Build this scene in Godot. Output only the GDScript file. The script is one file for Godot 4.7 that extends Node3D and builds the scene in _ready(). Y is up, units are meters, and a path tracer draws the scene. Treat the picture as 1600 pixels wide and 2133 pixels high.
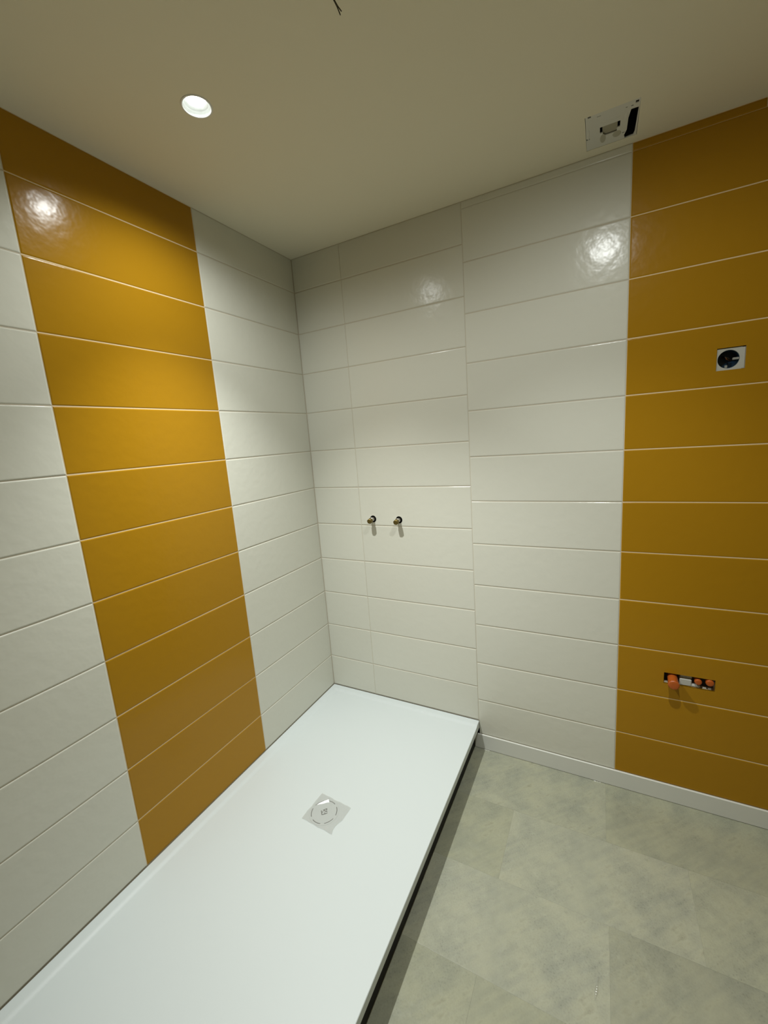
extends Node3D
# A half-finished shower room: y up, floor at y = 0, the tiled corner at x = 0, z = 0.

const CEIL := 2.5185
const PITCH := 0.202
const TRAY_TOP := 0.1492
const TRAY_W := 0.888
const TRAY_L := 1.80
const ROOM_X := 2.72
const ROOM_Z := 3.02
const JOINT := 0.0037

var mats := {}
var rng := RandomNumberGenerator.new()
var tile_meshes := {}

# ---------------------------------------------------------------- helpers
func lin(r: float, g: float, b: float) -> Color:
	return Color(r, g, b).linear_to_srgb()

func mat(c: Color, rough: float, metal := 0.0, spec := 0.5) -> StandardMaterial3D:
	var m := StandardMaterial3D.new()
	m.albedo_color = c
	m.roughness = rough
	m.metallic = metal
	m.metallic_specular = spec
	return m

func surf() -> SurfaceTool:
	var st := SurfaceTool.new()
	st.begin(Mesh.PRIMITIVE_TRIANGLES)
	st.set_smooth_group(-1)
	return st

func tri(st: SurfaceTool, a: Vector3, b: Vector3, c: Vector3, n: Vector3) -> void:
	if (b - a).cross(c - a).dot(n) > 0.0:
		var t := b
		b = c
		c = t
	st.add_vertex(a)
	st.add_vertex(b)
	st.add_vertex(c)

func quad(st: SurfaceTool, a: Vector3, b: Vector3, c: Vector3, d: Vector3, n: Vector3) -> void:
	tri(st, a, b, c, n)
	tri(st, a, c, d, n)

func box(st: SurfaceTool, lo: Vector3, hi: Vector3) -> void:
	var p: Array[Vector3] = []
	for k in 8:
		p.append(Vector3(hi.x if k & 1 else lo.x, hi.y if k & 2 else lo.y, hi.z if k & 4 else lo.z))
	quad(st, p[0], p[1], p[3], p[2], Vector3.FORWARD)
	quad(st, p[4], p[5], p[7], p[6], Vector3.BACK)
	quad(st, p[0], p[2], p[6], p[4], Vector3.LEFT)
	quad(st, p[1], p[3], p[7], p[5], Vector3.RIGHT)
	quad(st, p[0], p[1], p[5], p[4], Vector3.DOWN)
	quad(st, p[2], p[3], p[7], p[6], Vector3.UP)

# box with chamfered edges
func soft_box(st: SurfaceTool, lo: Vector3, hi: Vector3, r: float) -> void:
	var ax := [Vector3.RIGHT, Vector3.UP, Vector3.BACK]
	var c := (lo + hi) / 2.0
	var h := (hi - lo) / 2.0
	for i in 3:
		var j := (i + 1) % 3
		var k := (i + 2) % 3
		for s in [-1.0, 1.0]:
			var n: Vector3 = ax[i] * s
			var u: Vector3 = ax[j] * (h[j] - r)
			var v: Vector3 = ax[k] * (h[k] - r)
			var o: Vector3 = c + n * h[i]
			quad(st, o - u - v, o + u - v, o + u + v, o - u + v, n)
			for t in [-1.0, 1.0]:
				var n2: Vector3 = ax[j] * t
				var w: Vector3 = ax[k] * (h[k] - r)
				var a: Vector3 = c + n * h[i] + n2 * (h[j] - r)
				var b: Vector3 = c + n * (h[i] - r) + n2 * h[j]
				quad(st, a - w, a + w, b + w, b - w, n + n2)
	for sx in [-1.0, 1.0]:
		for sy in [-1.0, 1.0]:
			for sz in [-1.0, 1.0]:
				var s3 := Vector3(sx, sy, sz)
				var q := h - Vector3(r, r, r)
				tri(st, c + s3 * Vector3(h.x, q.y, q.z), c + s3 * Vector3(q.x, h.y, q.z), c + s3 * Vector3(q.x, q.y, h.z), s3)

# profile: points (radius, height) turned round an axis from `at`; smooth unless flat
func lathe(st: SurfaceTool, at: Vector3, axis: Vector3, profile: Array, segs := 32, flat := false) -> void:
	axis = axis.normalized()
	var u := axis.cross(Vector3(0.3, 0.9, 0.31)).normalized()
	var v := axis.cross(u)
	st.set_smooth_group(-1 if flat else 1)
	for i in profile.size() - 1:
		var p: Vector2 = profile[i]
		var q: Vector2 = profile[i + 1]
		if not flat:
			st.set_smooth_group(2 + i)
		for k in segs:
			var t0 := TAU * k / segs
			var t1 := TAU * (k + 1) / segs
			var d0 := u * cos(t0) + v * sin(t0)
			var d1 := u * cos(t1) + v * sin(t1)
			var n := (d0 + d1) * (q.y - p.y) / 2.0 + axis * (p.x - q.x)
			var a := at + d0 * p.x + axis * p.y
			var b := at + d1 * p.x + axis * p.y
			var c := at + d1 * q.x + axis * q.y
			var e := at + d0 * q.x + axis * q.y
			if p.x > 1e-6:
				tri(st, a, b, c, n)
			if q.x > 1e-6:
				tri(st, a, c, e, n)
	st.set_smooth_group(-1)

func tube(st: SurfaceTool, pts: Array, r: float, segs := 10) -> void:
	st.set_smooth_group(40)
	var rings := []
	var ref := Vector3(0.21, 0.37, 0.9).normalized()
	for i in pts.size():
		var d: Vector3 = pts[mini(i + 1, pts.size() - 1)] - pts[maxi(i - 1, 0)]
		d = d.normalized()
		var u := d.cross(ref).normalized()
		var v := d.cross(u)
		var ring := []
		for k in segs:
			ring.append(pts[i] + (u * cos(TAU * k / segs) + v * sin(TAU * k / segs)) * r)
		rings.append(ring)
	for i in pts.size() - 1:
		for k in segs:
			var k2 := (k + 1) % segs
			var m: Vector3 = (pts[i] + pts[i + 1]) / 2.0
			quad(st, rings[i][k], rings[i][k2], rings[i + 1][k2], rings[i + 1][k], (rings[i][k] + rings[i + 1][k2]) / 2.0 - m)
	st.set_smooth_group(-1)
	for e in [0, pts.size() - 1]:
		var dir: Vector3 = pts[e] - pts[1 if e == 0 else e - 1]
		for k in segs:
			tri(st, pts[e], rings[e][k], rings[e][(k + 1) % segs], dir)

# A slab in the x-y plane from z = zb to zf, with through holes [u, v, half width, half height] or [u, v, radius];
# the outer front edge is eased over `ease` and dropped by `drop`.
func holed(st: SurfaceTool, lo: Vector2, hi: Vector2, holes: Array, zf: float, zb: float, ease := 0.0, drop := 0.0) -> void:
	var a := lo + Vector2(ease, ease)
	var b := hi - Vector2(ease, ease)
	var f := func(x0: float, y0: float, x1: float, y1: float, z: float, n: Vector3) -> void:
		if x1 - x0 > 1e-6 and y1 - y0 > 1e-6:
			quad(st, Vector3(x0, y0, z), Vector3(x1, y0, z), Vector3(x1, y1, z), Vector3(x0, y1, z), n)
	for side in 2:
		var z := zf if side == 0 else zb
		var n := Vector3.BACK if side == 0 else Vector3.FORWARD
		var p := a if side == 0 else lo
		var q := b if side == 0 else hi
		var x := p.x
		for h in holes:
			var hw: float = h[2] if h.size() == 4 else h[2] * 1.2
			var hh: float = h[3] if h.size() == 4 else h[2] * 1.2
			f.call(x, p.y, h[0] - hw, q.y, z, n)
			f.call(h[0] - hw, p.y, h[0] + hw, h[1] - hh, z, n)
			f.call(h[0] - hw, h[1] + hh, h[0] + hw, q.y, z, n)
			x = h[0] + hw
			if h.size() == 3:
				for k in 40:
					var pts := []
					for e in [k, k + 1]:
						var d := Vector2(cos(TAU * e / 40.0), sin(TAU * e / 40.0))
						var s: Vector2 = d * hw / maxf(absf(d.x), absf(d.y))
						pts.append([Vector3(h[0] + s.x, h[1] + s.y, z), Vector3(h[0] + d.x * h[2], h[1] + d.y * h[2], z)])
					quad(st, pts[0][0], pts[1][0], pts[1][1], pts[0][1], n)
		f.call(x, p.y, q.x, q.y, z, n)
	for h in holes:
		if h.size() == 3:
			for k in 40:
				var d0 := Vector3(cos(TAU * k / 40.0), sin(TAU * k / 40.0), 0)
				var d1 := Vector3(cos(TAU * (k + 1) / 40.0), sin(TAU * (k + 1) / 40.0), 0)
				var c0 := Vector3(h[0], h[1], zf)
				var c1 := Vector3(h[0], h[1], zb)
				quad(st, c0 + d0 * h[2], c0 + d1 * h[2], c1 + d1 * h[2], c1 + d0 * h[2], -d0 - d1)
		else:
			for s in [-1.0, 1.0]:
				var xx: float = h[0] + s * h[2]
				var yy: float = h[1] + s * h[3]
				quad(st, Vector3(xx, h[1] - h[3], zf), Vector3(xx, h[1] + h[3], zf), Vector3(xx, h[1] + h[3], zb), Vector3(xx, h[1] - h[3], zb), Vector3(-s, 0, 0))
				quad(st, Vector3(h[0] - h[2], yy, zf), Vector3(h[0] + h[2], yy, zf), Vector3(h[0] + h[2], yy, zb), Vector3(h[0] - h[2], yy, zb), Vector3(0, -s, 0))
	# eased rim in two facets, then the sides
	var rims := [[ease, 0.0], [ease * 0.4, drop * 0.35], [0.0, drop], [0.0, zf - zb]]
	for i in 3:
		var e0: float = rims[i][0]
		var e1: float = rims[i + 1][0]
		var z0: float = zf - rims[i][1]
		var z1: float = zf - rims[i + 1][1]
		if e0 == e1 and z0 == z1:
			continue
		var c0 := [Vector3(lo.x + e0, lo.y + e0, z0), Vector3(hi.x - e0, lo.y + e0, z0), Vector3(hi.x - e0, hi.y - e0, z0), Vector3(lo.x + e0, hi.y - e0, z0)]
		var c1 := [Vector3(lo.x + e1, lo.y + e1, z1), Vector3(hi.x - e1, lo.y + e1, z1), Vector3(hi.x - e1, hi.y - e1, z1), Vector3(lo.x + e1, hi.y - e1, z1)]
		var ns := [Vector3(0, -1, 0.3), Vector3(1, 0, 0.3), Vector3(0, 1, 0.3), Vector3(-1, 0, 0.3)]
		for k in 4:
			quad(st, c0[k], c0[(k + 1) % 4], c1[(k + 1) % 4], c1[k], ns[k])

func done(st: SurfaceTool) -> ArrayMesh:
	st.generate_normals()
	return st.commit()

func numbered(parent: Node, called: String) -> String:
	if not parent.has_node(NodePath(called)):
		return called
	var k := 1
	while parent.has_node(NodePath("%s_%03d" % [called, k])):
		k += 1
	return "%s_%03d" % [called, k]

func put(called: String, mesh: Mesh, m: Material, parent: Node = self, label := "") -> MeshInstance3D:
	var o := MeshInstance3D.new()
	o.name = numbered(parent, called)
	o.mesh = mesh
	o.material_override = m
	o.cast_shadow = GeometryInstance3D.SHADOW_CASTING_SETTING_ON
	if label != "":
		o.set_meta("label", label)
	parent.add_child(o, true)
	return o

func thing(called: String, label: String, category: String, at := Vector3.ZERO, group := "", kind := "") -> Node3D:
	var o := Node3D.new()
	o.name = numbered(self, called)
	o.position = at
	o.set_meta("label", label)
	o.set_meta("category", category)
	if group != "":
		o.set_meta("group", group)
	if kind != "":
		o.set_meta("kind", kind)
	add_child(o, true)
	return o

# ---------------------------------------------------------------- materials
func noise(kind: int, freq: float, oct: int, sd: int) -> FastNoiseLite:
	var n := FastNoiseLite.new()
	n.noise_type = kind
	n.frequency = freq
	n.fractal_type = FastNoiseLite.FRACTAL_FBM
	n.fractal_octaves = oct
	n.seed = sd
	return n

func normal_tex(n: FastNoiseLite, size: int, strength: float) -> ImageTexture:
	var im := n.get_seamless_image(size, size, false, false, 0.15, false)
	im.convert(Image.FORMAT_RF)
	im.bump_map_to_normal_map(strength)
	return ImageTexture.create_from_image(im)

func glaze(c: Color, off: Vector3, wavy: Texture2D) -> StandardMaterial3D:
	var m := mat(c, 0.2, 0.0, 0.32)
	m.uv1_triplanar = true
	m.uv1_scale = Vector3(2, 2, 2)
	m.uv1_offset = off
	m.normal_enabled = true
	m.normal_texture = wavy
	m.normal_scale = 0.32
	return m

func stone_images() -> Array:
	var size := 1024
	var cloud := noise(FastNoiseLite.TYPE_SIMPLEX_SMOOTH, 0.006, 4, 11)
	var mid := noise(FastNoiseLite.TYPE_SIMPLEX_SMOOTH, 0.03, 4, 12)
	var fine := noise(FastNoiseLite.TYPE_SIMPLEX_SMOOTH, 0.16, 2, 13)
	var streak := noise(FastNoiseLite.TYPE_SIMPLEX_SMOOTH, 0.030, 4, 14)
	var a := cloud.get_seamless_image(size, size, false, false, 0.2, false)
	var b := mid.get_seamless_image(size, size, false, false, 0.2, false)
	var c := fine.get_seamless_image(size, size, false, false, 0.2, false)
	var e := streak.get_seamless_image(size / 4, size, false, false, 0.2, false)
	e.convert(Image.FORMAT_L8)
	e.resize(size, size, Image.INTERPOLATE_CUBIC)
	for im in [a, b, c]:
		im.convert(Image.FORMAT_L8)
	var da: PackedByteArray = a.get_data()
	var db: PackedByteArray = b.get_data()
	var dc: PackedByteArray = c.get_data()
	var de: PackedByteArray = e.get_data()
	var out := PackedByteArray()
	out.resize(size * size * 3)
	var base := Vector3(0.325, 0.328, 0.245)
	for i in size * size:
		var x := i % size
		var y := i / size
		var cl := da[i] / 255.0 - 0.5
		var md := db[i] / 255.0 - 0.5
		var fn := dc[i] / 255.0 - 0.5
		# long smears of pigment slanting across the tile
		var sk := de[((y + x) % size) * size + x] / 255.0 - 0.5
		var v := 1.0 + cl * 0.36 + md * 0.14 + fn * 0.11 + sk * 0.20
		v -= 2.2 * maxf(0.0, sk * 0.7 + md * 0.5 + cl * 0.5 - 0.20) * (0.6 + fn)
		v -= 1.3 * maxf(0.0, -fn - 0.21) * clampf(0.6 - cl * 2.0, 0.0, 1.0) + 0.9 * maxf(0.0, -md - 0.27)
		v += 0.5 * maxf(0.0, md - 0.22)
		var warm := clampf(cl * 0.9 + sk * 0.6, -0.4, 0.4)
		var col := Color(base.x * v * (1.0 + warm * 0.05), base.y * v, base.z * v * (1.0 - warm * 0.11)).linear_to_srgb()
		out[i * 3] = int(clampf(col.r, 0, 1) * 255.0)
		out[i * 3 + 1] = int(clampf(col.g, 0, 1) * 255.0)
		out[i * 3 + 2] = int(clampf(col.b, 0, 1) * 255.0)
	var albedo := Image.create_from_data(size, size, false, Image.FORMAT_RGB8, out)
	return [ImageTexture.create_from_image(albedo), normal_tex(noise(FastNoiseLite.TYPE_SIMPLEX_SMOOTH, 0.05, 4, 15), 512, 1.2)]

func make_materials() -> void:
	var wavy := normal_tex(noise(FastNoiseLite.TYPE_SIMPLEX_SMOOTH, 0.019, 3, 5), 512, 1.7)
	for k in 4:
		var off := Vector3(0.37 * k, 0.61 * k, 0.23 * k)
		var t: float = [1.0, 0.985, 1.012, 0.995][k]
		mats["white_%d" % k] = glaze(lin(0.66 * t, 0.655 * t, 0.57 * t), off, wavy)
		mats["ochre_%d" % k] = glaze(lin(0.385 * t, 0.195 * t, 0.008 * t), off, wavy)
	mats.grout = mat(lin(0.54, 0.49, 0.39), 0.9)
	mats.grout_warm_bounce = mat(lin(0.74, 0.57, 0.34), 0.9)  # warm light bounced off the ochre tiles, painted into the grout colour
	mats.plaster = mat(lin(0.66, 0.60, 0.45), 0.95)
	var paint := mat(lin(0.78, 0.735, 0.575), 0.9)
	paint.uv1_triplanar = true
	paint.uv1_scale = Vector3(2, 2, 2)
	paint.normal_enabled = true
	paint.normal_texture = wavy
	paint.normal_scale = 0.2
	mats.paint = paint
	var st := stone_images()
	for k in 6:
		var m := mat(Color.WHITE, 0.30, 0.0, 0.5)
		var t: float = [1.0, 0.95, 1.05, 0.98, 1.03, 0.93][k]
		m.albedo_color = lin(t, t, t * [1.0, 0.97, 1.02, 0.95, 0.99, 1.0][k])
		m.albedo_texture = st[0]
		m.normal_enabled = true
		m.normal_texture = st[1]
		m.normal_scale = 0.35
		m.uv1_triplanar = true
		m.uv1_scale = Vector3(0.85, 0.85, 0.85)
		m.uv1_offset = Vector3(0.31 * k, 0.47 * k, 0.73 * k)
		mats["stone_%d" % k] = m
	mats.stone_joint = mat(lin(0.25, 0.25, 0.19), 0.9)
	var tr := mat(lin(0.60, 0.645, 0.64), 0.42, 0.0, 0.4)
	tr.uv1_triplanar = true
	tr.uv1_scale = Vector3(3, 3, 3)
	tr.normal_enabled = true
	tr.normal_texture = wavy
	tr.normal_scale = 0.12
	mats.tray = tr
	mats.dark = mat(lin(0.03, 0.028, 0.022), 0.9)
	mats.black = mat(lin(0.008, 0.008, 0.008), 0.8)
	mats.gasket = mat(lin(0.012, 0.014, 0.014), 0.6)
	mats.cover = mat(lin(0.60, 0.645, 0.64), 0.4)
	mats.white_glint = mat(lin(0.8, 0.8, 0.76), 0.3)  # bright white in place of the glint of the lamp
	var film := mat(Color(lin(0.52, 0.51, 0.47), 0.25), 0.24, 0.0, 1.0)
	film.transparency = BaseMaterial3D.TRANSPARENCY_ALPHA
	film.cull_mode = BaseMaterial3D.CULL_DISABLED
	mats.film = film
	mats.skirt = mat(lin(0.68, 0.685, 0.63), 0.4)
	mats.brass = mat(lin(0.17, 0.125, 0.035), 0.5, 0.8)
	mats.steel = mat(lin(0.55, 0.52, 0.48), 0.3, 1.0)
	mats.orange = mat(lin(0.43, 0.092, 0.010), 0.45)
	mats.white_plastic = mat(lin(0.72, 0.72, 0.68), 0.4)
	mats.mortar = mat(lin(0.50, 0.50, 0.45), 0.95)
	mats.lug = mat(lin(0.30, 0.31, 0.28), 0.6)
	mats.vent_white = mat(lin(0.66, 0.66, 0.60), 0.7)
	mats.vent_grey = mat(lin(0.36, 0.34, 0.25), 0.6)
	mats.smear = mat(lin(0.44, 0.43, 0.34), 0.9)
	mats.blue = mat(lin(0.006, 0.03, 0.06), 0.35)
	mats.wire = mat(lin(0.05, 0.04, 0.02), 0.5)
	mats.copper = mat(lin(0.5, 0.2, 0.08), 0.35, 1.0)
	var lens := mat(lin(0.9, 0.9, 0.9), 0.5)
	lens.emission_enabled = true
	lens.emission = Color(1.0, 1.0, 0.97)
	lens.emission_energy_multiplier = 8.0
	mats.lens = lens

# ---------------------------------------------------------------- tiles
func wall_tile(wall: Node3D, x0: float, x1: float, y0: float, y1: float, turned: bool, ochre: bool, holes := [], low := JOINT, high := JOINT) -> void:
	# x runs along the wall from the corner; the tile's face is 0 in front of the wall's plane
	var jx := 0.0020
	var lo := Vector2(x0 + jx / 2.0, y0 + low / 2.0)
	var hi := Vector2(x1 - jx / 2.0, y1 - high / 2.0)
	var c := (lo + hi) / 2.0
	var h := (hi - lo) / 2.0
	var key := "%.4f %.4f" % [h.x, h.y]
	var mesh: ArrayMesh
	if holes.is_empty() and tile_meshes.has(key):
		mesh = tile_meshes[key]
	else:
		var st := surf()
		var own := []
		for q in holes:
			var e: Array = q.duplicate()
			e[0] -= c.x
			e[1] -= c.y
			own.append(e)
		holed(st, -h, h, own, 0.0, -0.0085, 0.0036, 0.0013)
		mesh = done(st)
		if holes.is_empty():
			tile_meshes[key] = mesh
	var k := rng.randi() % 4
	var o := put("tile", mesh, mats[("ochre_%d" if ochre else "white_%d") % k], wall, "glossy ochre yellow tile" if ochre else "")
	var tilt := Basis.from_euler(Vector3(rng.randf_range(-1, 1) * 0.0012, rng.randf_range(-1, 1) * 0.0009, 0))
	if turned:
		o.transform = Transform3D(Basis(Vector3.UP, PI / 2.0) * tilt, Vector3(0, c.y, c.x))
	else:
		o.transform = Transform3D(tilt, Vector3(c.x, c.y, 0))

func courses(first_joint: float, bottom: float, top: float) -> Array:
	# course edges from the top down; joints every PITCH below first_joint
	var ys := [top]
	var y := first_joint
	while y > bottom + 0.01:
		if y < top - 0.005:
			ys.append(y)
		y -= PITCH
	ys.append(bottom)
	return ys

# ---------------------------------------------------------------- lamps
func lamp(x: float, z: float, beam: float, spill: float, aim: Vector3, spill_aim: Vector3, spread: float, label: String) -> void:
	var t := thing("ceiling_lamp", label, "lamp", Vector3(x, CEIL, z), "recessed ceiling spotlights")
	var st := surf()
	lathe(st, Vector3.ZERO, Vector3.DOWN, [Vector2(0.0362, -0.002), Vector2(0.0366, 0.0012), Vector2(0.0380, 0.0018), Vector2(0.0408, 0.0012), Vector2(0.0416, 0.0)], 48)
	put("trim_ring", done(st), mats.white_plastic, t)
	st = surf()
	lathe(st, Vector3.ZERO, Vector3.DOWN, [Vector2(0.0362, -0.0005), Vector2(0.0310, -0.009), Vector2(0.0250, -0.0150)], 48)
	put("reflector", done(st), mats.cover, t)
	st = surf()
	lathe(st, Vector3.ZERO, Vector3.DOWN, [Vector2(0.0250, -0.0185), Vector2(0.0250, -0.0148), Vector2(0.017, -0.0128), Vector2(0.0, -0.0120)], 48)
	put("lens", done(st), mats.lens, t)
	# a concentrated beam and its wide soft spill, leaving the same lens
	for k in 2:
		var s := SpotLight3D.new()
		s.name = ["beam", "spill"][k]
		s.light_color = Color(0.985, 1.0, 0.99)
		s.light_energy = [beam, spill][k]
		s.spot_range = 9.0
		s.spot_attenuation = 2.0
		s.spot_angle = [44.0, spread][k]
		s.spot_angle_attenuation = 1.0
		s.light_size = 0.018
		s.shadow_enabled = true
		s.position = Vector3(0, -0.0035, 0)
		t.add_child(s, true)
		s.basis = Basis.looking_at(aim if k == 0 else spill_aim, Vector3.BACK)

# ---------------------------------------------------------------- scene
func _ready() -> void:
	rng.seed = 20240611
	var cam := Camera3D.new()
	cam.name = "camera"
	cam.keep_aspect = Camera3D.KEEP_HEIGHT
	cam.fov = 102.43286
	cam.near = 0.02
	cam.far = 40.0
	cam.transform = Transform3D(Basis(Vector3(0.88556, -0.07213, -0.45889), Vector3(-0.01735, 0.98205, -0.18785), Vector3(0.46420, 0.17431, 0.86841)).orthonormalized(), Vector3(1.4106, 1.5901, 1.8379))
	add_child(cam)
	cam.current = true
	var we := WorldEnvironment.new()
	we.name = "environment"
	var env := Environment.new()
	env.background_mode = Environment.BG_COLOR
	env.background_color = Color(0.02, 0.02, 0.02)
	env.tonemap_mode = Environment.TONE_MAPPER_LINEAR
	env.tonemap_exposure = 1.01
	env.sdfgi_enabled = true
	env.ssao_enabled = true
	env.ssil_enabled = true
	we.environment = env
	add_child(we)
	make_materials()
	lamp(0.417, 0.889, 3.1, 0.68, Vector3(0.075, -1, -0.08), Vector3(-0.05, -1, -0.10), 77.0, "glowing recessed spotlight in the ceiling above the shower tray")
	lamp(1.41, 0.915, 1.38, 0.62, Vector3(0, -1, -0.20), Vector3(0, -1, -0.24), 84.0, "recessed spotlight in the ceiling above the open floor beside the shower")

	build_ceiling()
	build_floor()
	build_left_wall()
	build_back_wall()
	build_other_walls()
	build_skirting()
	build_tray()
	build_film()
	build_vent()
	build_pipes()
	build_wall_box()
	build_mixer_outlet()
	build_cable()
	build_glint_bits()
	build_glint_streak()

func build_ceiling() -> void:
	var t := thing("ceiling", "smooth off-white painted ceiling with cut-outs for lamps and vent", "ceiling", Vector3(0, CEIL, 0), "", "structure")
	var down := Transform3D(Basis(Vector3.RIGHT, PI / 2.0), Vector3.ZERO)
	var st := surf()
	holed(st, Vector2(-0.12, -0.12), Vector2(ROOM_X + 0.12, 0.45), [[1.423, 0.1295, 0.0742, 0.0895]], 0.0, -0.09)
	holed(st, Vector2(-0.12, 0.45), Vector2(ROOM_X + 0.12, ROOM_Z + 0.12), [[0.417, 0.889, 0.0375], [0.8945, 0.943, 0.004], [1.41, 0.915, 0.0375]], 0.0, -0.09)
	var o := put("plasterboard", done(st), mats.paint, t)
	o.transform = down
	st = surf()
	box(st, Vector3(-0.12, 0.09, -0.12), Vector3(ROOM_X + 0.12, 0.14, ROOM_Z + 0.12))
	put("slab", done(st), mats.dark, t)

func build_floor() -> void:
	var t := thing("floor", "grey beige stone-look floor tiles laid in staggered rows", "floor", Vector3.ZERO, "", "structure")
	var st := surf()
	box(st, Vector3(-0.12, -0.12, -0.12), Vector3(ROOM_X + 0.12, -0.0005, ROOM_Z + 0.12))
	put("screed", done(st), mats.stone_joint, t)
	var zs := [0.0, 0.303, 0.607, 0.904]
	while zs[-1] < ROOM_Z:
		zs.append(minf(zs[-1] + 0.302, ROOM_Z))
	var first := [1.455, 1.110, 1.461, 1.110]
	for r in zs.size() - 1:
		var x: float = first[r % 4] - 1.204
		while x < ROOM_X:
			var x0 := maxf(x, 0.70)
			var x1 := minf(x + 0.602, ROOM_X)
			x += 0.602
			if x1 - x0 < 0.01 or zs[r + 1] - zs[r] < 0.01:
				continue
			var lo := Vector2(x0 + 0.00015, zs[r] + 0.00015)
			var hi := Vector2(x1 - 0.00015, zs[r + 1] - 0.00015)
			var c := (lo + hi) / 2.0
			var ti := surf()
			holed(ti, lo - c, hi - c, [], 0.0, -0.009, 0.0006, 0.00012)
			var o := put("floor_tile", done(ti), mats["stone_%d" % (rng.randi() % 6)], t)
			o.transform = Transform3D(Basis(Vector3.RIGHT, -PI / 2.0), Vector3(c.x, 0.0, c.y))
			# the tile's local y runs towards -z
			o.rotate_object_local(Vector3.BACK, PI if rng.randf() < 0.5 else 0.0)

func build_left_wall() -> void:
	var t := thing("wall_left", "white tiled shower wall with a broad vertical band of ochre tiles", "wall", Vector3.ZERO, "", "structure")
	var st := surf()
	box(st, Vector3(-0.12, -0.0005, -0.12), Vector3(-0.0016, CEIL + 0.0005, ROOM_Z + 0.12))
	put("grout_bed", done(st), mats.grout, t)
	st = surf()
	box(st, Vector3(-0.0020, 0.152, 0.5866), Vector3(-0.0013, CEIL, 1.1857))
	put("bounce_tinted_grout", done(st), mats.grout_warm_bounce, t, "grout in the ochre band, painted with warm bounce from the tiles")
	var xs := [0.0, 0.5864, 1.1859, 1.788, 2.390, 2.992]
	var ys := courses(2.360, TRAY_TOP + 0.0052, CEIL)
	for c in xs.size() - 1:
		for r in ys.size() - 1:
			wall_tile(t, xs[c], xs[c + 1], ys[r + 1], ys[r], true, c == 1, [], JOINT if r < ys.size() - 2 else 0.0)

func build_back_wall() -> void:
	var t := thing("wall_back", "back wall of white tiles ending in an ochre band, with pipe and box cut-outs", "wall", Vector3.ZERO, "", "structure")
	var open := [[0.361, 1.183, 0.0185], [0.511, 1.182, 0.0185], [1.7345, 0.561, 0.0825, 0.024], [1.7935, 1.7725, 0.0385, 0.0365]]
	var st := surf()
	# the bed behind the tiles is cut at the openings
	holed(st, Vector2(-0.0016, 0.1500), Vector2(0.8885, CEIL + 0.0005), open.slice(0, 2), -0.0016, -0.05)
	holed(st, Vector2(0.8885, -0.0005), Vector2(1.62, CEIL + 0.0005), [], -0.0016, -0.05)
	holed(st, Vector2(1.62, -0.0005), Vector2(1.88, 1.2), [open[2]], -0.0016, -0.05)
	holed(st, Vector2(1.62, 1.2), Vector2(1.88, CEIL + 0.0005), [open[3]], -0.0016, -0.05)
	holed(st, Vector2(1.88, -0.0005), Vector2(ROOM_X, CEIL + 0.0005), [], -0.0016, -0.05)
	put("grout_bed", done(st), mats.grout, t)
	st = surf()
	box(st, Vector3(-0.12, -0.0005, -0.14), Vector3(ROOM_X + 0.12, CEIL + 0.0005, -0.05))
	put("masonry", done(st), mats.dark, t)
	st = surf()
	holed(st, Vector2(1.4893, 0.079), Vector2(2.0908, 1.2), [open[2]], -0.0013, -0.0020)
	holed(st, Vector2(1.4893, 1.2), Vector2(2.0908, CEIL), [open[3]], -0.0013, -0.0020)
	put("bounce_tinted_grout", done(st), mats.grout_warm_bounce, t, "grout in the ochre band, painted with warm bounce from the tiles")
	var ys := courses(2.360, TRAY_TOP + 0.0052, CEIL)
	var xs := [0.0, 0.2862, 0.8863]
	for c in 2:
		for r in ys.size() - 1:
			wall_tile(t, xs[c], xs[c + 1], ys[r + 1], ys[r], false, false, open.slice(0, 2) if c == 1 and ys[r] > 1.18 and ys[r + 1] < 1.18 else [], JOINT if r < ys.size() - 2 else 0.0)
	ys = courses(2.360 - 0.3487 * PITCH + PITCH, 0.0801, CEIL)
	xs = [0.8863, 1.4891, 2.091, 2.693]
	for c in 3:
		for r in ys.size() - 1:
			var cut := []
			if c == 1:
				for k in [2, 3]:
					if ys[r] > open[k][1] and ys[r + 1] < open[k][1]:
						cut = [open[k]]
			var x1: float = xs[c + 1]
			if r == 0 and c == 1:
				x1 = 1.838
			if r == 0 and c == 2:
				continue
			wall_tile(t, xs[c], x1, ys[r + 1], ys[r], false, c == 1, cut, 0.001 if r == 0 else (JOINT if r < ys.size() - 2 else 0.0), 0.001 if r == 1 else JOINT)
	# the last stretch under the ceiling is filled with plaster instead of a strip of tile
	st = surf()
	soft_box(st, Vector3(1.84, 2.4945, -0.006), Vector3(ROOM_X - 0.002, CEIL + 0.0005, 0.002), 0.002)
	put("plaster_filler", done(st), mats.plaster, t)

func build_other_walls() -> void:
	var t := thing("wall_right", "plain plastered wall closing the room on the right", "wall", Vector3(ROOM_X, 0, 0), "", "structure")
	var st := surf()
	box(st, Vector3(0, -0.0005, -0.05), Vector3(0.12, CEIL + 0.0005, ROOM_Z + 0.12))
	put("plaster", done(st), mats.plaster, t)
	t = thing("wall_front", "plain plastered wall behind the viewer", "wall", Vector3(0, 0, ROOM_Z), "", "structure")
	st = surf()
	box(st, Vector3(-0.0016, -0.0005, 0), Vector3(ROOM_X, CEIL + 0.0005, 0.12))
	put("plaster", done(st), mats.plaster, t)

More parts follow.
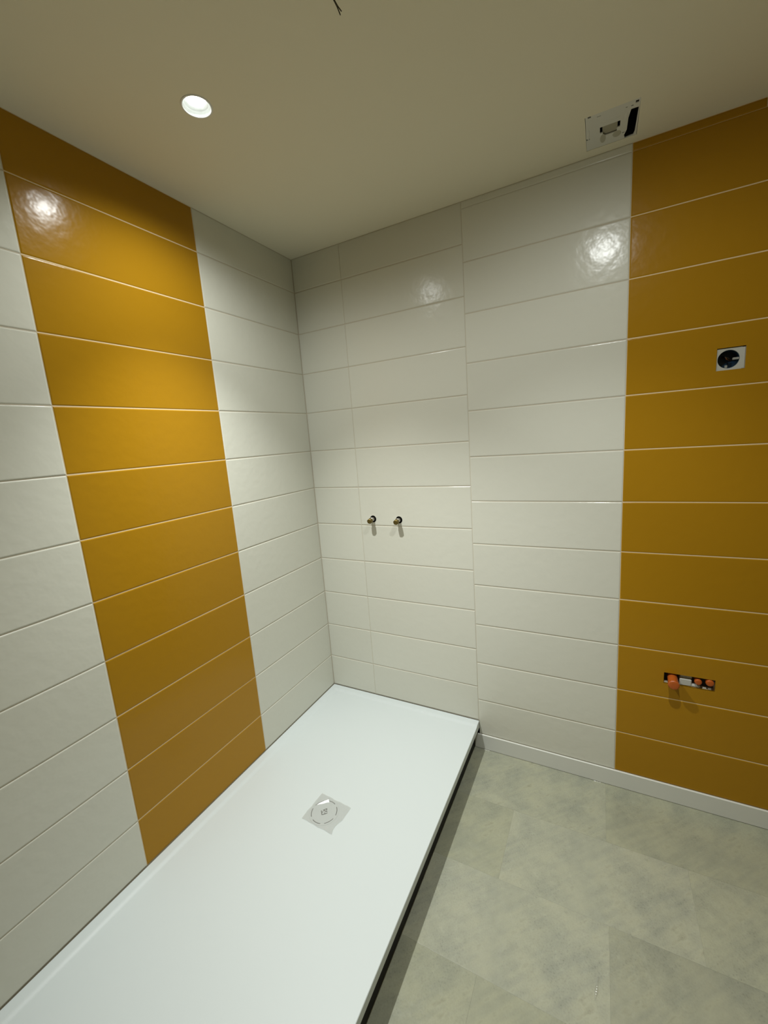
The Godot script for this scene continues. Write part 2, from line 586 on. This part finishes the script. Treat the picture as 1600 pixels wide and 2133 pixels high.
func build_skirting() -> void:
	var t := thing("baseboard_back", "low pale grey skirting along the back wall from tray to right", "baseboard", Vector3(0, 0, 0), "", "structure")
	var st := surf()
	soft_box(st, Vector3(0.864, 0.0012, 0.0004), Vector3(ROOM_X - 0.001, 0.0795, 0.0085), 0.0012)
	put("skirting", done(st), mats.skirt, t)

func tray_height(x: float, z: float) -> float:
	var d := minf(x, z)
	var s := clampf((d - 0.030) / 0.020, 0.0, 1.0)
	s = s * s * (3.0 - 2.0 * s)
	var y := 0.003 - 0.006 * s
	# a second, fainter step further in, and a shallow fall to the waste
	var s2 := clampf((d - 0.062) / 0.02, 0.0, 1.0)
	y -= 0.0006 * s2 * s2 * (3.0 - 2.0 * s2)
	var r := Vector2(x - 0.457, z - 0.7455).length()
	y -= 0.0022 * exp(-r * r / 0.05) * s
	return y

func build_tray() -> void:
	var t := thing("shower_tray", "large flat white shower tray raised on a dark base in the corner", "shower tray", Vector3(0, 0, 0))
	var x0 := 0.0035
	var z0 := 0.0035
	var xs := []
	var zs := []
	var v := 0.0
	while v < 0.10:
		xs.append(x0 + v)
		zs.append(z0 + v)
		v += 0.0035
	var i := 1
	while i <= 40:
		xs.append(lerpf(x0 + 0.1, TRAY_W - 0.0015, i / 40.0))
		i += 1
	i = 1
	while i <= 80:
		zs.append(lerpf(z0 + 0.1, TRAY_L - 0.0015, i / 80.0))
		i += 1
	var st := surf()
	st.set_smooth_group(1)
	for a in xs.size() - 1:
		for b in zs.size() - 1:
			var p := []
			for q in [[a, b], [a + 1, b], [a + 1, b + 1], [a, b + 1]]:
				var x: float = xs[q[0]]
				var z: float = zs[q[1]]
				p.append(Vector3(x, TRAY_TOP + tray_height(x - x0, z - z0), z))
			quad(st, p[0], p[1], p[2], p[3], Vector3.UP)
	st.set_smooth_group(-1)
	# edges: a small chamfer, the side faces and the underside
	var yb := TRAY_TOP - 0.0335
	var ring := []
	for k in zs.size():
		ring.append(Vector3(xs[-1], TRAY_TOP + tray_height(xs[-1] - x0, zs[k] - z0), zs[k]))
	for k in ring.size() - 1:
		var n := Vector3(0.0015, -0.0015, 0)
		quad(st, ring[k], ring[k + 1], ring[k + 1] + n, ring[k] + n, Vector3(1, 1, 0))
		var a: Vector3 = ring[k] + n
		var b: Vector3 = ring[k + 1] + n
		quad(st, a, b, Vector3(b.x, yb, b.z), Vector3(a.x, yb, a.z), Vector3.RIGHT)
	ring = []
	for k in xs.size():
		ring.append(Vector3(xs[k], TRAY_TOP + tray_height(xs[k] - x0, zs[-1] - z0), zs[-1]))
	for k in ring.size() - 1:
		var n := Vector3(0, -0.0015, 0.0015)
		quad(st, ring[k], ring[k + 1], ring[k + 1] + n, ring[k] + n, Vector3(0, 1, 1))
		var a: Vector3 = ring[k] + n
		var b: Vector3 = ring[k + 1] + n
		quad(st, a, b, Vector3(b.x, yb, b.z), Vector3(a.x, yb, a.z), Vector3.BACK)
	for k in zs.size() - 1:
		quad(st, Vector3(x0, TRAY_TOP + 0.003, zs[k]), Vector3(x0, TRAY_TOP + 0.003, zs[k + 1]), Vector3(x0, yb, zs[k + 1]), Vector3(x0, yb, zs[k]), Vector3.LEFT)
	for k in xs.size() - 1:
		quad(st, Vector3(xs[k], TRAY_TOP + 0.003, z0), Vector3(xs[k + 1], TRAY_TOP + 0.003, z0), Vector3(xs[k + 1], yb, z0), Vector3(xs[k], yb, z0), Vector3.FORWARD)
	quad(st, Vector3(x0, yb, z0), Vector3(TRAY_W, yb, z0), Vector3(TRAY_W, yb, TRAY_L), Vector3(x0, yb, TRAY_L), Vector3.DOWN)
	put("slab", done(st), mats.tray, t)
	st = surf()
	box(st, Vector3(0.004, 0.0002, 0.012), Vector3(0.861, yb - 0.0003, TRAY_L - 0.03))
	put("base", done(st), mats.black, t, "dark recessed support under the slab")
	# the waste: a white cover with a broken ring of slots round it
	var c := Vector3(0.457, TRAY_TOP + tray_height(0.4535, 0.742), 0.7455)
	st = surf()
	lathe(st, c, Vector3.UP, [Vector2(0.0485, 0.0004), Vector2(0.0535, 0.0004)], 64)
	var g := put("slot_gasket", done(st), mats.gasket, t, "dark slots between the cover and its ring")
	st = surf()
	lathe(st, c, Vector3.UP, [Vector2(0.0497, 0.0001), Vector2(0.0497, 0.0014), Vector2(0.0490, 0.0019), Vector2(0.0, 0.0019)], 64)
	lathe(st, c, Vector3.UP, [Vector2(0.0600, 0.0), Vector2(0.0590, 0.0012), Vector2(0.0532, 0.0019), Vector2(0.0524, 0.0014), Vector2(0.0524, 0.0001)], 64)
	for k in 6:
		var mid := deg_to_rad(33.0 + 30.0 + 60.0 * k)
		for e in 4:
			var t0 := mid + deg_to_rad(-8.5 + 17.0 * e / 4.0)
			var t1 := mid + deg_to_rad(-8.5 + 17.0 * (e + 1) / 4.0)
			var d0 := Vector3(cos(t0), 0, sin(t0))
			var d1 := Vector3(cos(t1), 0, sin(t1))
			var up := Vector3(0, 0.0018, 0)
			quad(st, c + d0 * 0.049 + up, c + d1 * 0.049 + up, c + d1 * 0.053 + up, c + d0 * 0.053 + up, Vector3.UP)
			if e == 0:
				quad(st, c + d0 * 0.049, c + d0 * 0.053, c + d0 * 0.053 + up, c + d0 * 0.049 + up, d0 - d1)
			if e == 3:
				quad(st, c + d1 * 0.049, c + d1 * 0.053, c + d1 * 0.053 + up, c + d1 * 0.049 + up, d1 - d0)
	var cover := put("drain_cover", done(st), mats.cover, t, "round white waste cover")
	# the dark emblem on it: two facing angular strokes
	st = surf()
	var y := c.y + 0.0019
	for s in [[0.4437, 0.7463, 0.4565, 0.7600], [0.4565, 0.7600, 0.4722, 0.7468], [0.4659, 0.7519, 0.4614, 0.7480], [0.4497, 0.7408, 0.4589, 0.7297], [0.4589, 0.7297, 0.4631, 0.7373], [0.4497, 0.7408, 0.4691, 0.7417], [0.4507, 0.7503, 0.4533, 0.7474]]:
		var a := Vector3(s[0], y, s[1])
		var b := Vector3(s[2], y, s[3])
		var d := (b - a).normalized()
		var w := d.cross(Vector3.UP) * 0.0015
		var up := Vector3(0, 0.0003, 0)
		a -= d * 0.0008
		b += d * 0.0008
		quad(st, a - w + up, a + w + up, b + w + up, b - w + up, Vector3.UP)
		quad(st, a - w, b - w, b - w + up, a - w + up, -w)
		quad(st, a + w, b + w, b + w + up, a + w + up, w)
	put("emblem", done(st), mats.gasket, cover, "small dark angular emblem")

func build_film() -> void:
	var c := Vector3(0.469, TRAY_TOP - 0.0033, 0.7455)
	var st := surf()
	st.set_smooth_group(1)
	var tl := Vector2(0.398, 0.677)
	var tr := Vector2(0.547, 0.687)
	var br := Vector2(0.541, 0.814)
	var bl := Vector2(0.391, 0.804)
	var n1 := noise(FastNoiseLite.TYPE_SIMPLEX_SMOOTH, 22.0, 1, 31)
	var n := 96
	var at := func(i: int, k: int) -> Vector3:
		var u := i / float(n)
		var w := k / float(n)
		var p := tl.lerp(tr, u).lerp(bl.lerp(br, u), w)
		# ragged outline
		var e := minf(minf(u, 1 - u), minf(w, 1 - w))
		p += Vector2(n1.get_noise_2d(p.x + 3.0, p.y), n1.get_noise_2d(p.x, p.y + 5.0)) * 0.0018 * (1.0 - clampf(e * 5.0, 0.0, 1.0))
		if u > 0.8 and w > 0.5:
			p.x -= 0.007 * sin((w - 0.5) * TAU) * (u - 0.8) * 5.0
		var h := 0.0030 + 0.0007 * n1.get_noise_2d(p.x * 1.4, p.y * 1.4)
		# a raised fold running across the upper left
		var d := (p - Vector2(0.392, 0.753)).dot(Vector2(0.735, 0.678))
		var along := (p - Vector2(0.392, 0.753)).dot(Vector2(0.678, -0.735))
		var run := clampf(along / 0.095, 0.0, 1.0)
		var wide := 0.0145 * minf(run / 0.82, (1.0 - run) / 0.18)
		d += 0.003 * sin(along * 25.0) - 0.002
		if wide > 0.001 and d > -0.004 and d < wide:
			h += 0.43 * (wide - d) if d > 0.0 else 0.43 * wide * (1.0 + d / 0.004)
		h += 0.0012 * exp(-pow((p.x - 0.505) / 0.006, 2.0))
		var edge := clampf(e * 9.0, 0.0, 1.0)
		return Vector3(p.x - c.x, 0.0012 * (1 - edge) + h * edge, p.y - c.z)
	for i in n:
		for k in n:
			quad(st, at.call(i, k), at.call(i + 1, k), at.call(i + 1, k + 1), at.call(i, k + 1), Vector3.UP)
	var o := put("protective_film", done(st), mats.film)
	o.position = c
	o.set_meta("label", "square of creased clear plastic film stuck over the shower drain")
	o.set_meta("category", "plastic film")

func csg(called: String, size: Vector3, at: Vector3, parent: Node, cut := true) -> CSGBox3D:
	var b := CSGBox3D.new()
	b.name = called
	b.size = size
	b.position = at
	if cut:
		b.operation = CSGShape3D.OPERATION_SUBTRACTION
	parent.add_child(b, true)
	return b

func build_vent() -> void:
	var t := thing("vent_housing", "plaster-smeared white ventilation box set in the ceiling with a black slot", "vent", Vector3(1.423, CEIL, 0.1295))
	var ox := -1.423
	var oz := -0.1295
	var plate := CSGBox3D.new()
	plate.name = "face_plate"
	plate.size = Vector3(0.1468, 0.003, 0.1775)
	plate.position = Vector3(0, 0.0022, 0)
	plate.rotation.y = 0.006
	plate.material = mats.vent_white
	t.add_child(plate, true)
	# a long irregular slot, the middle opening, screw holes and knock-outs
	var slot := CSGPolygon3D.new()
	slot.name = "slot"
	var pts := PackedVector2Array()
	for p in [[1.4742, 0.1801], [1.4942, 0.1789], [1.4925, 0.1200], [1.4908, 0.0615], [1.4876, 0.0455], [1.4638, 0.0418], [1.4604, 0.0586], [1.4640, 0.0720], [1.4674, 0.0847], [1.4686, 0.1419]]:
		pts.append(Vector2(p[0] + ox, p[1] + oz))
	slot.polygon = pts
	slot.depth = 0.02
	slot.rotation.x = PI / 2.0
	slot.position.y = -0.01
	slot.operation = CSGShape3D.OPERATION_SUBTRACTION
	plate.add_child(slot, true)
	csg("opening", Vector3(0.057, 0.02, 0.030), Vector3(1.4185 + ox, 0, 0.1295 + oz), plate)
	csg("lower_opening", Vector3(0.040, 0.02, 0.020), Vector3(1.4185 + ox, 0, 0.1050 + oz), plate)
	for h in [[1.3605, 0.2145, 0.0085, 0.0085], [1.4885, 0.2060, 0.0085, 0.0100], [1.3550, 0.1030, 0.0100, 0.0065], [1.3870, 0.2024, 0.0110, 0.0020], [1.4615, 0.1966, 0.0050, 0.0030], [1.4762, 0.1950, 0.0060, 0.0040], [1.4580, 0.0760, 0.0070, 0.0040]]:
		csg("screw_hole", Vector3(h[2], 0.02, h[3]), Vector3(h[0] + ox, 0, h[1] + oz), plate)
	var st := surf()
	holed(st, Vector2(-0.0738, -0.089), Vector2(0.0738, 0.089), [[0.0, 0.0, 0.0722, 0.0874]], -0.0045, -0.075)
	box(st, Vector3(-0.0738, -0.089, -0.079), Vector3(0.0738, 0.089, -0.075))
	var o := put("housing", done(st), mats.black, t, "black hollow box behind the plate")
	o.rotation.x = PI / 2.0
	st = surf()
	soft_box(st, Vector3(1.3970 + ox, 0.0045, 0.0955 + oz), Vector3(1.4400 + ox, 0.0085, 0.1450 + oz), 0.0008)
	put("duct_insert", done(st), mats.vent_grey, t, "grey insert in the middle opening")
	# smears of plaster left on the plate
	for s in [[1.3985, 0.082, 0.0085, 0.024], [1.4390, 0.081, 0.013, 0.017], [1.3560, 0.130, 0.0045, 0.030], [1.4200, 0.170, 0.028, 0.010], [1.4630, 0.150, 0.005, 0.026]]:
		st = surf()
		var prof := [Vector2(1.0, 0.0), Vector2(0.85, 0.0007), Vector2(0.5, 0.0011), Vector2(0.0, 0.0013)]
		lathe(st, Vector3.ZERO, Vector3.DOWN, prof, 14)
		var sm := put("plaster_smear", done(st), mats.smear if s[1] < 0.1 else mats.vent_white, t)
		sm.position = Vector3(s[0] + ox, 0.0008, s[1] + oz)
		sm.scale = Vector3(s[2], 1.0, s[3])

func build_pipes() -> void:
	var names := ["capped brass water pipe stub nearer the corner, left of the shower pair", "capped brass water pipe stub farther from the corner, right of the shower pair"]
	for k in 2:
		var x: float = [0.361, 0.511][k]
		var t := thing("pipe_stub", names[k], "pipe", Vector3(x, [1.183, 1.182][k], 0), "capped pipe stubs in the shower wall")
		var st := surf()
		lathe(st, Vector3(0, 0, -0.0495), Vector3.BACK, [Vector2(0.0112, 0.0), Vector2(0.0112, 0.074), Vector2(0.0098, 0.0755), Vector2(0.0098, 0.081)], 28)
		put("nipple", done(st), mats.steel, t, "dull steel threaded pipe")
		# hexagonal plug with a chamfered end
		st = surf()
		var ax := Vector3(0.10, -0.09, 1.0).normalized()
		lathe(st, Vector3(0.0015, -0.002, 0.029), ax, [Vector2(0.0, 0.0), Vector2(0.0118, 0.0), Vector2(0.0138, 0.0012), Vector2(0.0138, 0.0185), Vector2(0.0118, 0.0202), Vector2(0.0, 0.0202)], 6, true)
		put("hex_plug", done(st), mats.brass, t, "dark brass hexagonal plug")
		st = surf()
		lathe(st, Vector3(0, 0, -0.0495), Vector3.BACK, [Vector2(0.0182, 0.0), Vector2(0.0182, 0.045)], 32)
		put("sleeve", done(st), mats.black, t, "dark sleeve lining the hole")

func build_wall_box() -> void:
	var t := thing("wall_box", "round electrical back box plastered into a square hole in the ochre tiles", "electrical box", Vector3(1.7935, 1.7725, 0))
	var cx := -0.0055
	var cy := -0.001
	var st := surf()
	holed(st, Vector2(-0.0362, -0.0358), Vector2(0.0380, 0.0335), [[cx, cy, 0.0298]], -0.0042, -0.012, 0.0012, 0.0012)
	put("plaster_surround", done(st), mats.mortar, t, "rough white plaster round the box")
	st = surf()
	lathe(st, Vector3(cx, cy, -0.0492), Vector3.BACK, [Vector2(0.0, 0.0012), Vector2(0.0285, 0.0012), Vector2(0.0285, 0.041), Vector2(0.0297, 0.041), Vector2(0.0297, 0.0)], 36)
	put("cup", done(st), mats.blue, t, "dark blue plastic cup")
	st = surf()
	soft_box(st, Vector3(cx + 0.012, cy - 0.0035, -0.016), Vector3(cx + 0.0285, cy + 0.0035, -0.006), 0.0008)
	put("screw_lug", done(st), mats.lug, t)
	st = surf()
	soft_box(st, Vector3(cx - 0.008, cy - 0.0285, -0.016), Vector3(cx - 0.001, cy - 0.019, -0.008), 0.0008)
	put("screw_lug", done(st), mats.lug, t)
	for k in 2:
		st = surf()
		var pts := []
		for i in 9:
			var a := i / 8.0
			pts.append(Vector3(cx - 0.012 + 0.02 * a + 0.004 * sin(a * 7.0 + k), cy + 0.010 - 0.016 * a * a + 0.004 * k, -0.044 + 0.024 * sin(a * 2.6) - 0.004 * k))
		tube(st, pts, 0.0016, 8)
		put("wire", done(st), mats.copper if k == 0 else mats.wire, t)

func plug(at: Vector3, r: float, from: float, to: float, label: String, tilt: Vector3) -> void:
	var t := thing("pipe_plug", label, "pipe plug", at, "orange plugs in the mixer cut-out")
	var ax := (Vector3.BACK + tilt).normalized()
	var st := surf()
	lathe(st, ax * from, ax, [Vector2(r * 0.93, 0.0), Vector2(r * 0.93, to - from - 0.012), Vector2(r, to - from - 0.010), Vector2(r, to - from - 0.003), Vector2(r * 0.86, to - from), Vector2(r * 0.5, to - from + 0.0012), Vector2(0.0, to - from + 0.0015)], 32)
	put("cap", done(st), mats.orange, t)
	st = surf()
	for k in 12:
		var u := ax.cross(Vector3(0.3, 0.9, 0.3)).normalized()
		var d := u.rotated(ax, TAU * k / 12.0)
		var c := ax * (to - 0.011) + d * r * 0.95
		var w := d.cross(ax) * r * 0.10
		var o := d * r * 0.11
		quad(st, c - w + o, c + w + o, c + w + o + ax * 0.007, c - w + o + ax * 0.007, d)
		quad(st, c - w, c - w + o, c - w + o + ax * 0.007, c - w + ax * 0.007, -w)
		quad(st, c + w, c + w + o, c + w + o + ax * 0.007, c + w + ax * 0.007, w)
		quad(st, c - w + ax * 0.007, c + w + ax * 0.007, c + w + o + ax * 0.007, c - w + o + ax * 0.007, ax)
	put("grip_rib", done(st), mats.orange, t)

func build_mixer_outlet() -> void:
	var t := thing("mixer_recess", "long slot cut in the ochre tiles, half filled with pale mortar", "recess", Vector3(1.7345, 0.561, 0))
	var st := surf()
	soft_box(st, Vector3(-0.0290, -0.0228, -0.045), Vector3(0.0105, 0.0060, -0.0058), 0.003)
	soft_box(st, Vector3(-0.0270, 0.0040, -0.045), Vector3(0.0120, 0.0232, -0.0150), 0.003)
	soft_box(st, Vector3(0.0080, -0.0235, -0.045), Vector3(0.0380, -0.0135, -0.0072), 0.003)
	put("mortar", done(st), mats.mortar, t, "pale mortar between the pipes")
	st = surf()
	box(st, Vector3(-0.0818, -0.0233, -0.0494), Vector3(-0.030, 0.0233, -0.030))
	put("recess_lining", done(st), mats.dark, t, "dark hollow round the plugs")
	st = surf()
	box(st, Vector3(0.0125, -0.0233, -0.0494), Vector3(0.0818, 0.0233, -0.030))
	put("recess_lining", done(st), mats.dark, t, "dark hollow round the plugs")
	plug(Vector3(1.6815, 0.561, 0), 0.0185, -0.028, 0.050, "large orange plug sticking out at the left end of the slot", Vector3(-0.05, 0.02, 0))
	plug(Vector3(1.7640, 0.5665, 0), 0.0115, -0.028, 0.004, "small orange plug in the middle of the slot, sunk into the wall", Vector3.ZERO)
	plug(Vector3(1.8000, 0.5710, 0), 0.0125, -0.028, 0.006, "small orange plug at the right end of the slot", Vector3.ZERO)

func build_cable() -> void:
	var t := thing("ceiling_cable", "short dark twin wire end poking down out of the bare ceiling", "cable", Vector3(0.8945, CEIL, 0.943))
	for k in 2:
		var st := surf()
		var end: Vector3 = [Vector3(0.0173, -0.0500, -0.0066), Vector3(0.0221, -0.0480, -0.0031)][k]
		var pts := [Vector3(0.0008 * (1 - 2 * k), 0.03, 0.0012), Vector3(0.0008 * (1 - 2 * k), 0.0, 0.0), Vector3(0.0045 + 0.001 * k, -0.018, -0.0040), Vector3(0.0116 + 0.0018 * k, -0.034, -0.0056), end]
		tube(st, pts, 0.0012, 10)
		put("conductor", done(st), mats.wire, t)

func build_glint_bits() -> void:  # small raised bits, painted white where the lamp glints along the skirting
	var places := [[0.9150, 0.0112, "small bits coloured white as lamp glints on the floor by the tray end of the skirting"], [1.4130, 0.0112, "small bits coloured white as lamp glints on the floor below the left edge of the right-hand ochre band"]]
	for p in places:
		var st := surf()
		for k in 4:
			var w: float = [0.0052, 0.0020, 0.0014, 0.0018][k]
			var x: float = [0.0, 0.0095, 0.0150, 0.0205][k]
			for q in 12:
				var t0 := TAU * q / 12.0
				var t1 := TAU * (q + 1) / 12.0
				var a := Vector3(x + cos(t0) * w, 0.0, sin(t0) * 0.0017)
				var b := Vector3(x + cos(t1) * w, 0.0, sin(t1) * 0.0017)
				var up := Vector3(0, 0.0016, 0)
				var c := Vector3(x, 0.0, 0.0)
				quad(st, a, b, c.lerp(b, 0.7) + up, c.lerp(a, 0.7) + up, (a + b) / 2.0 - c + up)
				tri(st, c.lerp(a, 0.7) + up, c.lerp(b, 0.7) + up, c + up * 1.2, Vector3.UP)
		var o := put("glint_bit", done(st), mats.white_glint)
		o.position = Vector3(p[0], 0.0, p[1])
		o.set_meta("label", p[2])
		o.set_meta("category", "white_glint")
		o.set_meta("group", "white glint bits along the skirting")
		o.set_meta("kind", "stuff")

func build_glint_streak() -> void:
	# a thin clear streak added on a floor tile, rippled to catch lamp glints
	var st := surf()
	st.set_smooth_group(1)
	var n := 130
	var m := 10
	var at := func(i: int, k: int) -> Vector3:
		var u := i / float(n) * 2.0 - 1.0
		var w := k / float(m) * 2.0 - 1.0
		var half := 0.0046 * sqrt(maxf(0.0, 1.0 - u * u)) * (1.0 + 0.25 * sin(u * 5.0))
		return Vector3(w * half - 0.004 * u, 0.0002 + (1.0 - w * w) * (1.0 - pow(absf(u), 3.0)) * (0.0010 + 0.00036 * sin(u * 31.0 + 2.0 * u * u)), u * 0.032)
	for i in n:
		for k in m:
			quad(st, at.call(i, k), at.call(i + 1, k), at.call(i + 1, k + 1), at.call(i, k + 1), Vector3.UP)
	var g := mat(Color(lin(0.5, 0.5, 0.42), 0.2), 0.15, 0.0, 1.0)
	g.transparency = BaseMaterial3D.TRANSPARENCY_ALPHA
	var o := put("glint_streak", done(st), g)
	o.position = Vector3(1.427, 0.0, 0.79)
	o.set_meta("label", "small glossy clear streak added on the floor tiles to catch a lamp glint")
	o.set_meta("category", "smear")
